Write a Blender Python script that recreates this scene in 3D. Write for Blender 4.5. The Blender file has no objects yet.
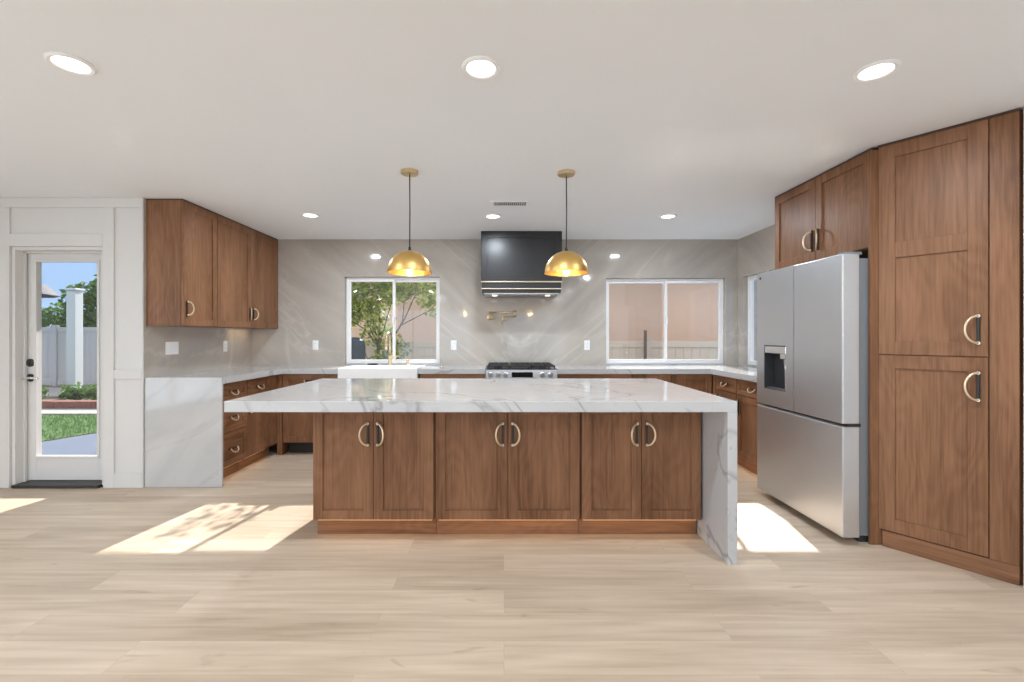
import bpy, bmesh, math, random
from mathutils import Vector, Matrix
C = bpy.context.scene.collection
S = bpy.context.scene
PI = math.pi
R = math.radians
random.seed(7)

# ------------------------------------------------------------------ camera, world, sun, exposure
F_PX = 454.0; CX = 504.0; CY = 336.0; EYE = 1.276
cam = bpy.data.cameras.new('camera'); cam_o = bpy.data.objects.new('camera', cam); C.objects.link(cam_o)
cam.sensor_width = 36.0; cam.lens = F_PX/1024*36.0
cam.shift_x = (512-CX)/1024.0; cam.shift_y = -(341-CY)/1024.0
cam.clip_start = 0.05; cam.clip_end = 300
cam_o.location = (0, 0, EYE); cam_o.rotation_euler = (PI/2, 0, 0)
S.camera = cam_o
S.view_settings.view_transform = 'Standard'; S.view_settings.look = 'None'
S.view_settings.gamma = 1.0; S.view_settings.use_curve_mapping = False
S.view_settings.exposure = 0.08
S.cycles.use_denoising = True
S.cycles.max_bounces = 12; S.cycles.diffuse_bounces = 8; S.cycles.glossy_bounces = 6
S.cycles.transparent_max_bounces = 16; S.cycles.transmission_bounces = 8
S.cycles.sample_clamp_indirect = 0.0
S.cycles.use_guiding = True; S.cycles.use_surface_guiding = True
S.cycles.blur_glossy = 0.0

world = bpy.data.worlds.new('sky_world'); S.world = world; world.use_nodes = True
wn = world.node_tree.nodes; wl = world.node_tree.links
bg = wn['Background']
wtc = wn.new('ShaderNodeTexCoord'); wsp = wn.new('ShaderNodeSeparateXYZ'); wl.new(wtc.outputs['Generated'], wsp.inputs[0])
wr = wn.new('ShaderNodeValToRGB'); we = wr.color_ramp.elements
we[0].position = .0; we[0].color = (.42, .58, .78, 1); we[1].position = 1.0; we[1].color = (.92, .95, 1.0, 1)
for p_, c_ in ((.06, (.30, .45, .68, 1)), (.20, (.30, .45, .68, 1)), (.42, (.88, .89, .92, 1))):
    e_ = wr.color_ramp.elements.new(p_); e_.color = c_
wl.new(wsp.outputs[2], wr.inputs[0]); wl.new(wr.outputs[0], bg.inputs[0]); bg.inputs[1].default_value = 1.45

SUN_DIR = Vector((-0.277, -1.487, -1.0)).normalized()
sl = bpy.data.lights.new('sun', 'SUN'); sl.energy = 11.0; sl.angle = R(0.53); sl.color = (1.0, 0.965, 0.92)
so = bpy.data.objects.new('sun', sl); C.objects.link(so); so.rotation_euler = SUN_DIR.to_track_quat('-Z', 'Y').to_euler()
so.location = (2, 12, 9)

def area_light(name, loc, rot, sx, sy, power, color=(1, 1, 1), parent=None, shape='RECTANGLE', spread=180):
    l = bpy.data.lights.new(name, 'AREA'); l.shape = shape; l.size = sx
    if shape in ('RECTANGLE', 'ELLIPSE'): l.size_y = sy
    l.energy = power; l.color = color; l.spread = R(spread)
    o = bpy.data.objects.new(name, l); C.objects.link(o); o.location = loc; o.rotation_euler = rot
    if parent: o.parent = parent
    return o
# fill lamps added behind the camera and beside it to brighten the room
REAR_Y = -4.2
P_REAR = 26.0
area_light('rear_fill', (-2.6, REAR_Y-0.14, 1.15), (PI/2, 0, 0), 3.0, 2.1, P_REAR, (0.84, 0.93, 1.0))
area_light('rear_fill', (1.0, REAR_Y-0.14, 1.15), (PI/2, 0, 0), 2.2, 2.1, P_REAR*.72, (0.84, 0.93, 1.0))
area_light('side_fill', (-5.38, -.2, 1.15), (PI/2, 0, -PI/2), 3.0, 2.1, 66.0, (0.84, 0.93, 1.0))
P_DOWN = 15.5
P_LED = 0.18

# ------------------------------------------------------------------ geometry helpers
class MB:
    def __init__(s): s.bm = bmesh.new(); s.mi = 0
    def _add(s, t, smooth=False):
        for f in t.faces: f.material_index = s.mi; f.smooth = smooth
        me = bpy.data.meshes.new('tmp'); t.to_mesh(me); t.free(); s.bm.from_mesh(me); bpy.data.meshes.remove(me)
    def box(s, x0, x1, y0, y1, z0, z1, bev=0.0, mat=None):
        t = bmesh.new()
        bmesh.ops.create_cube(t, size=1)
        for v in t.verts: v.co = ((x0+x1)/2+v.co.x*(x1-x0), (y0+y1)/2+v.co.y*(y1-y0), (z0+z1)/2+v.co.z*(z1-z0))
        if bev > 0:
            bmesh.ops.bevel(t, geom=list(t.edges), offset=bev, segments=2 if bev > .003 else 1, profile=.5, affect='EDGES')
        if mat is not None: bmesh.ops.transform(t, matrix=mat, verts=t.verts)
        s._add(t); return s
    def prism(s, pts, z0, z1, bev=0.0, mat=None):
        t = bmesh.new()
        a = [t.verts.new((p[0], p[1], z0)) for p in pts]; b = [t.verts.new((p[0], p[1], z1)) for p in pts]
        n = len(pts)
        t.faces.new(list(reversed(a))); t.faces.new(b)
        for i in range(n): t.faces.new((a[i], a[(i+1) % n], b[(i+1) % n], b[i]))
        bmesh.ops.recalc_face_normals(t, faces=list(t.faces))
        if bev > 0: bmesh.ops.bevel(t, geom=list(t.edges), offset=bev, segments=2, profile=.5, affect='EDGES')
        if mat is not None: bmesh.ops.transform(t, matrix=mat, verts=t.verts)
        s._add(t); return s
    def tube(s, pts, r, seg=10, closed=False):
        t = bmesh.new(); pts = [Vector(p) for p in pts]; n = len(pts)
        rs = r if isinstance(r, (list, tuple)) else [r]*n
        d0 = (pts[1]-pts[0]).normalized()
        up = Vector((0, 0, 1)) if abs(d0.z) < .9 else Vector((1, 0, 0))
        nrm = (up - d0*up.dot(d0)).normalized(); rings = []
        for i in range(n):
            if closed: d = (pts[(i+1) % n]-pts[i-1]).normalized()
            elif i == 0: d = d0
            elif i == n-1: d = (pts[-1]-pts[-2]).normalized()
            else: d = ((pts[i+1]-pts[i]).normalized()+(pts[i]-pts[i-1]).normalized()).normalized()
            nrm = (nrm - d*nrm.dot(d)).normalized(); bn = d.cross(nrm)
            rings.append([t.verts.new(pts[i]+(nrm*math.cos(2*PI*k/seg)+bn*math.sin(2*PI*k/seg))*rs[i]) for k in range(seg)])
        m = n if closed else n-1
        for i in range(m):
            a, b = rings[i], rings[(i+1) % n]
            for k in range(seg): t.faces.new((a[k], a[(k+1) % seg], b[(k+1) % seg], b[k]))
        if not closed: t.faces.new(list(reversed(rings[0]))); t.faces.new(rings[-1])
        bmesh.ops.recalc_face_normals(t, faces=list(t.faces))
        s._add(t, True); return s
    def lathe(s, prof, loc=(0, 0, 0), seg=32, mat=None, cap=True):
        t = bmesh.new(); rings = []
        for r, z in prof:
            rings.append([t.verts.new((r*math.cos(2*PI*k/seg), r*math.sin(2*PI*k/seg), z)) for k in range(seg)] if r > 1e-6 else [t.verts.new((0, 0, z))])
        for a, b in zip(rings, rings[1:]):
            for k in range(seg):
                if len(a) == 1 and len(b) == 1: continue
                if len(a) == 1: t.faces.new((a[0], b[k], b[(k+1) % seg]))
                elif len(b) == 1: t.faces.new((a[k], a[(k+1) % seg], b[0]))
                else: t.faces.new((a[k], a[(k+1) % seg], b[(k+1) % seg], b[k]))
        if cap:
            if len(rings[0]) > 1: t.faces.new(rings[0])
            if len(rings[-1]) > 1: t.faces.new(rings[-1])
        bmesh.ops.recalc_face_normals(t, faces=list(t.faces))
        M = Matrix.Translation(loc)
        if mat is not None: M = M @ mat
        bmesh.ops.transform(t, matrix=M, verts=t.verts)
        for e in t.edges:
            if len(e.link_faces) == 2 and e.calc_face_angle(0) > .6: e.smooth = False
        s._add(t, True); return s
    def quads(s, ql):
        for q in ql:
            f = s.bm.faces.new([s.bm.verts.new(p) for p in q]); f.material_index = s.mi
        return s
    def build(s, name, mats, parent=None, loc=None):
        me = bpy.data.meshes.new(name); s.bm.to_mesh(me); s.bm.free()
        for m in (mats if isinstance(mats, (list, tuple)) else [mats]): me.materials.append(m)
        o = bpy.data.objects.new(name, me); C.objects.link(o)
        if parent: o.parent = parent
        if loc: o.location = loc
        return o

def tag(o, label, cat, group=None, kind=None):
    o['label'] = label; o['category'] = cat
    if group: o['group'] = group
    if kind: o['kind'] = kind
    return o
def thing(name, label, cat, loc=(0, 0, 0), rz=0.0, group=None):
    o = bpy.data.objects.new(name, None); C.objects.link(o); o.empty_display_size = .1
    o.location = loc; o.rotation_euler = (0, 0, rz)
    return tag(o, label, cat, group)
def struct(name, mb, m, parent=None):
    o = mb.build(name, m, parent)
    if not parent: o['kind'] = 'structure'
    return o
def copy_tree(o, parent=None):
    c = o.copy(); C.objects.link(c)
    if parent: c.parent = parent
    for ch in list(o.children): copy_tree(ch, c)
    return c
ROTX = lambda a: Matrix.Rotation(a, 4, 'X')
ROTY = lambda a: Matrix.Rotation(a, 4, 'Y')
ROTZ = lambda a: Matrix.Rotation(a, 4, 'Z')

# ------------------------------------------------------------------ materials
def new_mat(name):
    m = bpy.data.materials.new(name); m.use_nodes = True
    nt = m.node_tree; b = nt.nodes['Principled BSDF']
    return m, nt, b
def plain(name, col, rough=.5, metal=0.0, noise=0.0, scale=20, spec=.5, bump=0.0, aniso=None):
    m, nt, b = new_mat(name); N = nt.nodes; L = nt.links
    b.inputs['Roughness'].default_value = rough; b.inputs['Metallic'].default_value = metal
    b.inputs['Specular IOR Level'].default_value = spec
    tc = N.new('ShaderNodeTexCoord'); nz = N.new('ShaderNodeTexNoise'); nz.inputs['Scale'].default_value = scale
    nz.inputs['Detail'].default_value = 4
    L.new(tc.outputs['Object'], nz.inputs['Vector'])
    mx = N.new('ShaderNodeMix'); mx.data_type = 'RGBA'
    mx.inputs['A'].default_value = tuple(c*(1-noise) for c in col)+(1,); mx.inputs['B'].default_value = tuple(min(1, c*(1+noise)) for c in col)+(1,)
    L.new(nz.outputs['Fac'], mx.inputs['Factor']); L.new(mx.outputs['Result'], b.inputs['Base Color'])
    if bump > 0:
        bp = N.new('ShaderNodeBump'); bp.inputs['Strength'].default_value = bump; bp.inputs['Distance'].default_value = .002
        L.new(nz.outputs['Fac'], bp.inputs['Height']); L.new(bp.outputs['Normal'], b.inputs['Normal'])
    return m
def emit(name, col, strength):
    m, nt, b = new_mat(name); b.inputs['Base Color'].default_value = col+(1,)
    b.inputs['Emission Color'].default_value = col+(1,); b.inputs['Emission Strength'].default_value = strength
    return m
def wood(name, dark, light, axis='z', rough=.42, sc=1.0):
    m, nt, b = new_mat(name); N = nt.nodes; L = nt.links
    tc = N.new('ShaderNodeTexCoord'); oi = N.new('ShaderNodeObjectInfo')
    mul = N.new('ShaderNodeVectorMath'); mul.operation = 'SCALE'; mul.inputs[0].default_value = (7.3, 3.1, 5.7)
    L.new(oi.outputs['Random'], mul.inputs['Scale'])
    add = N.new('ShaderNodeVectorMath'); add.operation = 'ADD'
    L.new(tc.outputs['Object'], add.inputs[0]); L.new(mul.outputs[0], add.inputs[1])
    def mapped(s_long, s_cross):
        mp = N.new('ShaderNodeMapping'); v = [s_cross]*3; v['xyz'.index(axis)] = s_long
        mp.inputs['Scale'].default_value = v; L.new(add.outputs[0], mp.inputs['Vector']); return mp
    n1 = N.new('ShaderNodeTexNoise'); n1.inputs['Scale'].default_value = 1; n1.inputs['Detail'].default_value = 8; n1.inputs['Roughness'].default_value = .65
    n1.inputs['Distortion'].default_value = .4
    L.new(mapped(2.6*sc, 85*sc).outputs[0], n1.inputs['Vector'])
    n2 = N.new('ShaderNodeTexNoise'); n2.inputs['Scale'].default_value = 1; n2.inputs['Detail'].default_value = 3
    L.new(mapped(.9*sc, 5*sc).outputs[0], n2.inputs['Vector'])
    # cathedral figure: contour rings of a stretched noise
    n3 = N.new('ShaderNodeTexNoise'); n3.inputs['Scale'].default_value = 1; n3.inputs['Detail'].default_value = 1.5
    L.new(mapped(1.1*sc, 4.5*sc).outputs[0], n3.inputs['Vector'])
    k = N.new('ShaderNodeMath'); k.operation = 'MULTIPLY'; k.inputs[1].default_value = 90; L.new(n3.outputs['Fac'], k.inputs[0])
    sn = N.new('ShaderNodeMath'); sn.operation = 'SINE'; L.new(k.outputs[0], sn.inputs[0])
    k2 = N.new('ShaderNodeMath'); k2.operation = 'MULTIPLY_ADD'; k2.inputs[1].default_value = .045; L.new(sn.outputs[0], k2.inputs[0])
    L.new(n1.outputs['Fac'], k2.inputs[2])
    mixf = N.new('ShaderNodeMath'); mixf.operation = 'MULTIPLY_ADD'; mixf.inputs[1].default_value = .55
    L.new(n2.outputs['Fac'], mixf.inputs[0]); 
    h = N.new('ShaderNodeMath'); h.operation = 'MULTIPLY'; h.inputs[1].default_value = .55; L.new(k2.outputs[0], h.inputs[0])
    L.new(h.outputs[0], mixf.inputs[2])
    cr = N.new('ShaderNodeValToRGB'); e = cr.color_ramp.elements
    e[0].position = .38; e[0].color = dark+(1,); e[1].position = .70; e[1].color = light+(1,)
    L.new(mixf.outputs[0], cr.inputs['Fac']); L.new(cr.outputs['Color'], b.inputs['Base Color'])
    b.inputs['Roughness'].default_value = rough; b.inputs['Specular IOR Level'].default_value = .22
    bp = N.new('ShaderNodeBump'); bp.inputs['Strength'].default_value = .12; bp.inputs['Distance'].default_value = .001
    L.new(k2.outputs[0], bp.inputs['Height']); L.new(bp.outputs['Normal'], b.inputs['Normal'])
    return m
def stone(name, base, base2, vein, vscale, rot, rough, width=.018, amount=.8, cloud=1.6, stretch=2.6, mirror=None):
    m, nt, b = new_mat(name); N = nt.nodes; L = nt.links
    tc = N.new('ShaderNodeTexCoord'); geo = N.new('ShaderNodeNewGeometry')
    mp0 = N.new('ShaderNodeMapping'); mp0.inputs['Rotation'].default_value = rot
    if mirror is None: L.new(geo.outputs['Position'], mp0.inputs['Vector'])
    else:   # book-matched slabs
        sp = N.new('ShaderNodeSeparateXYZ'); L.new(geo.outputs['Position'], sp.inputs[0])
        sb = N.new('ShaderNodeMath'); sb.operation = 'SUBTRACT'; sb.inputs[1].default_value = mirror; L.new(sp.outputs[0], sb.inputs[0])
        ab_ = N.new('ShaderNodeMath'); ab_.operation = 'ABSOLUTE'; L.new(sb.outputs[0], ab_.inputs[0])
        yy = N.new('ShaderNodeMath'); yy.operation = 'ADD'; of_ = N.new('ShaderNodeMath'); of_.operation = 'ADD'; of_.inputs[1].default_value = 3.7; L.new(ab_.outputs[0], of_.inputs[0]); L.new(of_.outputs[0], yy.inputs[0]); L.new(sp.outputs[1], yy.inputs[1])
        cb = N.new('ShaderNodeCombineXYZ'); L.new(yy.outputs[0], cb.inputs[0]); L.new(sp.outputs[2], cb.inputs[2]); L.new(cb.outputs[0], mp0.inputs['Vector'])
    mp = N.new('ShaderNodeMapping'); mp.inputs['Scale'].default_value = (vscale/stretch, vscale, vscale)
    L.new(mp0.outputs[0], mp.inputs['Vector'])
    def ridge(scale, detail, dist, w, seed):
        n = N.new('ShaderNodeTexNoise'); n.noise_dimensions = '4D'; n.inputs['W'].default_value = seed
        n.inputs['Scale'].default_value = scale; n.inputs['Detail'].default_value = detail; n.inputs['Distortion'].default_value = dist
        L.new(mp.outputs[0], n.inputs['Vector'])
        a = N.new('ShaderNodeMath'); a.operation = 'SUBTRACT'; a.inputs[1].default_value = .5; L.new(n.outputs['Fac'], a.inputs[0])
        ab = N.new('ShaderNodeMath'); ab.operation = 'ABSOLUTE'; L.new(a.outputs[0], ab.inputs[0])
        mr = N.new('ShaderNodeMapRange'); mr.inputs['From Min'].default_value = 0; mr.inputs['From Max'].default_value = w
        mr.inputs['To Min'].default_value = 1; mr.inputs['To Max'].default_value = 0; L.new(ab.outputs[0], mr.inputs['Value']); return mr
    r1 = ridge(1.0, 5, .9, width, 1.3); r2 = ridge(2.3, 6, 1.4, width*.8, 4.7)
    mask = N.new('ShaderNodeTexNoise'); mask.inputs['Scale'].default_value = 1.1; L.new(mp.outputs[0], mask.inputs['Vector'])
    mr = N.new('ShaderNodeMapRange'); mr.inputs['From Min'].default_value = .45; mr.inputs['From Max'].default_value = .62; L.new(mask.outputs['Fac'], mr.inputs['Value'])
    cl = N.new('ShaderNodeTexNoise'); cl.inputs['Scale'].default_value = cloud; cl.inputs['Detail'].default_value = 5; cl.inputs['Distortion'].default_value = 1.2
    L.new(mp.outputs[0], cl.inputs['Vector'])
    clr = N.new('ShaderNodeMapRange'); clr.inputs['From Min'].default_value = .3; clr.inputs['From Max'].default_value = .7; L.new(cl.outputs['Fac'], clr.inputs['Value'])
    mx = N.new('ShaderNodeMix'); mx.data_type = 'RGBA'; mx.inputs['A'].default_value = base+(1,); mx.inputs['B'].default_value = base2+(1,)
    L.new(clr.outputs['Result'], mx.inputs['Factor'])
    v2 = N.new('ShaderNodeMath'); v2.operation = 'MULTIPLY'; L.new(r2.outputs['Result'], v2.inputs[0]); L.new(mr.outputs['Result'], v2.inputs[1])
    v3 = N.new('ShaderNodeMath'); v3.operation = 'MULTIPLY'; v3.inputs[1].default_value = .5; L.new(v2.outputs[0], v3.inputs[0])
    m1 = N.new('ShaderNodeMath'); m1.operation = 'MULTIPLY'; L.new(r1.outputs['Result'], m1.inputs[0])
    inv = N.new('ShaderNodeMapRange'); inv.inputs['From Min'].default_value = .35; inv.inputs['From Max'].default_value = .6; inv.inputs['To Min'].default_value = .15; inv.inputs['To Max'].default_value = 1
    L.new(cl.outputs['Fac'], inv.inputs['Value']); L.new(inv.outputs['Result'], m1.inputs[1])
    mxv = N.new('ShaderNodeMath'); mxv.operation = 'MAXIMUM'; L.new(m1.outputs[0], mxv.inputs[0]); L.new(v3.outputs[0], mxv.inputs[1])
    am = N.new('ShaderNodeMath'); am.operation = 'MULTIPLY'; am.inputs[1].default_value = amount; L.new(mxv.outputs[0], am.inputs[0])
    m2 = N.new('ShaderNodeMix'); m2.data_type = 'RGBA'; L.new(am.outputs[0], m2.inputs['Factor']); L.new(mx.outputs['Result'], m2.inputs['A']); m2.inputs['B'].default_value = vein+(1,)
    L.new(m2.outputs['Result'], b.inputs['Base Color'])
    b.inputs['Roughness'].default_value = rough; b.inputs['Specular IOR Level'].default_value = .5
    return m
def planks(name):
    m, nt, b = new_mat(name); N = nt.nodes; L = nt.links
    geo = N.new('ShaderNodeNewGeometry')
    br = N.new('ShaderNodeTexBrick'); br.offset = .37; br.inputs['Scale'].default_value = 1.0
    br.inputs['Brick Width'].default_value = 1.52; br.inputs['Row Height'].default_value = .19
    br.inputs['Mortar Size'].default_value = .0012; br.inputs['Mortar Smooth'].default_value = .2
    br.inputs['Color1'].default_value = (0, 0, 0, 1); br.inputs['Color2'].default_value = (1, 1, 1, 1); br.inputs['Mortar'].default_value = (.5, .5, .5, 1)
    L.new(geo.outputs['Position'], br.inputs['Vector'])
    sep = N.new('ShaderNodeSeparateColor'); L.new(br.outputs['Color'], sep.inputs[0])
    rv = N.new('ShaderNodeVectorMath'); rv.operation = 'SCALE'; rv.inputs[0].default_value = (9, 4, 0); L.new(sep.outputs[0], rv.inputs['Scale'])
    ad = N.new('ShaderNodeVectorMath'); ad.operation = 'ADD'; L.new(geo.outputs['Position'], ad.inputs[0]); L.new(rv.outputs[0], ad.inputs[1])
    def nz(sx, sy, det, dist):
        mp = N.new('ShaderNodeMapping'); mp.inputs['Scale'].default_value = (sx, sy, 1); L.new(ad.outputs[0], mp.inputs['Vector'])
        n = N.new('ShaderNodeTexNoise'); n.inputs['Scale'].default_value = 1; n.inputs['Detail'].default_value = det; n.inputs['Distortion'].default_value = dist
        L.new(mp.outputs[0], n.inputs['Vector']); return n
    a = nz(1.6, 26, 7, .5); c = nz(.8, 4.5, 3, .8); kn = nz(2.6, 9, 2, 1.5)
    s1 = N.new('ShaderNodeMath'); s1.operation = 'MULTIPLY_ADD'; s1.inputs[1].default_value = .45; L.new(a.outputs['Fac'], s1.inputs[0])
    s2 = N.new('ShaderNodeMath'); s2.operation = 'MULTIPLY'; s2.inputs[1].default_value = .42; L.new(c.outputs['Fac'], s2.inputs[0]); L.new(s2.outputs[0], s1.inputs[2])
    s3 = N.new('ShaderNodeMath'); s3.operation = 'MULTIPLY_ADD'; s3.inputs[1].default_value = .13; L.new(sep.outputs[0], s3.inputs[0]); L.new(s1.outputs[0], s3.inputs[2])
    cr = N.new('ShaderNodeValToRGB'); e = cr.color_ramp.elements
    e[0].position = .31; e[0].color = FLOOR_D+(1,); e[1].position = .67; e[1].color = FLOOR_L+(1,)
    L.new(s3.outputs[0], cr.inputs['Fac'])
    kr = N.new('ShaderNodeMapRange'); kr.inputs['From Min'].default_value = .67; kr.inputs['From Max'].default_value = .80; kr.inputs['To Max'].default_value = .45; L.new(kn.outputs['Fac'], kr.inputs['Value'])
    km = N.new('ShaderNodeMix'); km.data_type = 'RGBA'; L.new(kr.outputs['Result'], km.inputs['Factor']); L.new(cr.outputs['Color'], km.inputs['A']); km.inputs['B'].default_value = (.25, .17, .11, 1)
    mm = N.new('ShaderNodeMix'); mm.data_type = 'RGBA'
    mf = N.new('ShaderNodeMath'); mf.operation = 'MULTIPLY'; mf.inputs[1].default_value = .22; L.new(br.outputs['Fac'], mf.inputs[0])
    L.new(mf.outputs[0], mm.inputs['Factor']); L.new(km.outputs['Result'], mm.inputs['A']); mm.inputs['B'].default_value = (.22, .16, .11, 1)
    L.new(mm.outputs['Result'], b.inputs['Base Color'])
    b.inputs['Roughness'].default_value = .42; b.inputs['Specular IOR Level'].default_value = .35
    return m
def glass(name, tint=(1, 1, 1), refl=1.0):
    m = bpy.data.materials.new(name); m.use_nodes = True; nt = m.node_tree; N = nt.nodes; L = nt.links
    N.remove(N['Principled BSDF']); out = N['Material Output']
    t = N.new('ShaderNodeBsdfTransparent'); t.inputs[0].default_value = tint+(1,)
    g = N.new('ShaderNodeBsdfGlossy'); g.inputs['Roughness'].default_value = .02
    fr = N.new('ShaderNodeFresnel'); geo = N.new('ShaderNodeNewGeometry'); mi = N.new('ShaderNodeMix'); mi.data_type = 'FLOAT'
    mi.inputs['A'].default_value = 1.5; mi.inputs['B'].default_value = 1/1.5
    L.new(geo.outputs['Backfacing'], mi.inputs['Factor']); L.new(mi.outputs['Result'], fr.inputs['IOR'])
    mu = N.new('ShaderNodeMath'); mu.operation = 'MULTIPLY'; mu.inputs[1].default_value = refl; L.new(fr.outputs[0], mu.inputs[0])
    mx = N.new('ShaderNodeMixShader'); L.new(mu.outputs[0], mx.inputs[0]); L.new(t.outputs[0], mx.inputs[1]); L.new(g.outputs[0], mx.inputs[2])
    L.new(mx.outputs[0], out.inputs[0]); return m
def mesh_screen(name):
    m = bpy.data.materials.new(name); m.use_nodes = True; nt = m.node_tree; N = nt.nodes; L = nt.links
    N.remove(N['Principled BSDF']); out = N['Material Output']
    t = N.new('ShaderNodeBsdfTransparent'); d = N.new('ShaderNodeBsdfDiffuse'); d.inputs[0].default_value = (.18, .18, .18, 1)
    mx = N.new('ShaderNodeMixShader'); mx.inputs[0].default_value = .22; L.new(t.outputs[0], mx.inputs[1]); L.new(d.outputs[0], mx.inputs[2])
    L.new(mx.outputs[0], out.inputs[0]); return m
def steel(name, col, rough, axis='z'):
    m, nt, b = new_mat(name); N = nt.nodes; L = nt.links
    b.inputs['Base Color'].default_value = col+(1,); b.inputs['Metallic'].default_value = 1
    tc = N.new('ShaderNodeTexCoord'); mp = N.new('ShaderNodeMapping'); v = [260]*3; v['xyz'.index(axis)] = 4
    mp.inputs['Scale'].default_value = v; L.new(tc.outputs['Object'], mp.inputs['Vector'])
    n = N.new('ShaderNodeTexNoise'); n.inputs['Scale'].default_value = 1; n.inputs['Detail'].default_value = 2; L.new(mp.outputs[0], n.inputs['Vector'])
    mr = N.new('ShaderNodeMapRange'); mr.inputs['To Min'].default_value = rough*.97; mr.inputs['To Max'].default_value = rough*1.03; L.new(n.outputs['Fac'], mr.inputs['Value'])
    L.new(mr.outputs['Result'], b.inputs['Roughness'])
    return m
def leaf_mat(name, a, bcol):
    m, nt, b = new_mat(name); N = nt.nodes; L = nt.links
    tc = N.new('ShaderNodeTexCoord'); n = N.new('ShaderNodeTexNoise'); n.inputs['Scale'].default_value = 9; L.new(tc.outputs['Object'], n.inputs['Vector'])
    cr = N.new('ShaderNodeValToRGB'); cr.color_ramp.elements[0].position = .35; cr.color_ramp.elements[1].position = .65
    cr.color_ramp.elements[0].color = a+(1,); cr.color_ramp.elements[1].color = bcol+(1,)
    L.new(n.outputs['Fac'], cr.inputs[0]); L.new(cr.outputs[0], b.inputs['Base Color']); b.inputs['Roughness'].default_value = .5
    tr = N.new('ShaderNodeBsdfTranslucent'); L.new(cr.outputs[0], tr.inputs[0])
    mx = N.new('ShaderNodeMixShader'); mx.inputs[0].default_value = .45; L.new(b.outputs[0], mx.inputs[1]); L.new(tr.outputs[0], mx.inputs[2])
    L.new(mx.outputs[0], N['Material Output'].inputs[0]); return m

FLOOR_D = (.40, .305, .218); FLOOR_L = (.645, .522, .40)
M = {}
M['floor'] = planks('light_oak_planks')
M['ceil'] = plain('ceiling_paint', (.805, .825, .85), .9, noise=.01, scale=3)
M['white'] = plain('white_paint', (.665, .65, .63), .6, noise=.01, scale=5)
M['vinyl'] = plain('white_vinyl', (.82, .82, .82), .35)
M['wood'] = wood('stained_oak', (.134, .059, .026), (.298, .147, .077), 'z')
M['woodx'] = wood('stained_oak_across', (.134, .059, .026), (.298, .147, .077), 'x')
M['woodin'] = plain('dark_cabinet_edge', (.07, .035, .02), .6, noise=.1)
M['splash'] = stone('taupe_stone', (.38, .34, .298), (.485, .44, .39), (.63, .585, .535), 1.9, (0, R(38), R(0)), .07, width=.02, amount=.45, cloud=1.3, stretch=4.5, mirror=.19)
M['top'] = stone('white_veined_stone', (.55, .544, .538), (.48, .48, .485), (.22, .21, .21), 1.25, (R(10), R(-40), R(25)), .065, width=.010, amount=.75, cloud=1.0)
M['penin'] = stone('pale_grey_veined_stone', (.56, .55, .535), (.42, .41, .405), (.33, .32, .32), 1.8, (0, R(40), 0), .07, width=.022, amount=.6, cloud=1.0, stretch=3.2)
M['brass'] = plain('brushed_brass', (.72, .57, .34), .3, 1.0)
M['gold'] = plain('satin_gold', (.80, .52, .18), .40, 1.0, noise=.03)
M['champ'] = plain('champagne_metal', (.83, .70, .52), .3, 1.0)
M['black'] = plain('black_metal', (.018, .017, .016), .4)
M['hood'] = plain('black_hood_paint', (.018, .017, .018), .33)
M['steel'] = steel('brushed_steel', (.68, .69, .71), .40, 'z')
M['steelx'] = steel('brushed_steel_across', (.44, .44, .445), .32, 'x')
M['greybody'] = plain('grey_fridge_side', (.20, .215, .23), .45)
M['darkplastic'] = plain('dark_plastic', (.035, .036, .04), .35)
M['knob'] = plain('satin_chrome', (.75, .75, .75), .34, 1.0)
M['chrome'] = plain('chrome', (.8, .8, .8), .12, 1.0)
M['iron'] = plain('cast_iron', (.02, .02, .02), .55, bump=.3, scale=120)
M['cooktop'] = plain('black_enamel', (.012, .012, .012), .15)
M['screen'] = plain('black_glass_display', (.01, .01, .01), .08)
M['ceramic'] = plain('white_fireclay', (.88, .88, .87), .12)
M['plate'] = plain('white_plastic', (.85, .85, .84), .3)
M['led'] = emit('warm_led', (1.0, .62, .30), 1.5)
M['lamp'] = emit('lamp_diffuser', (1.0, .99, .97), 4.0)
M['bulb'] = emit('warm_bulb', (1.0, .80, .48), 9.0)
M['hoodlamp'] = emit('hood_lamp', (1.0, .9, .75), 1.8)
M['glass'] = glass('window_glass')
M['screenmesh'] = mesh_screen('insect_screen')
M['cord'] = plain('dark_cord', (.03, .028, .026), .6)
M['bronze'] = plain('dark_bronze_sill', (.03, .028, .026), .4)

# ------------------------------------------------------------------ the room
H = 2.44
YB = 5.47          # back wall face
XL = -3.03         # kitchen left wall face
XR = 2.82          # kitchen right wall face
YD = 3.825         # wall with the glass door
XFAR = -5.3; XRW = 2.632; T = .14
PAN0 = Vector((2.283, 2.77)); PAN1 = Vector((2.626, 2.31))

struct('floor', MB().prism([(XFAR-.2, REAR_Y-.2), (3.4, REAR_Y-.2), (3.4, YB+T), (XL-T, YB+T), (XL-T, YD+T), (XFAR-.2, YD+T)], -.08, 0), M['floor'])
struct('ceiling', MB().box(XFAR-.2, 3.4, REAR_Y-.2, YB+T, H, H+.1), M['ceil'])

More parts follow.
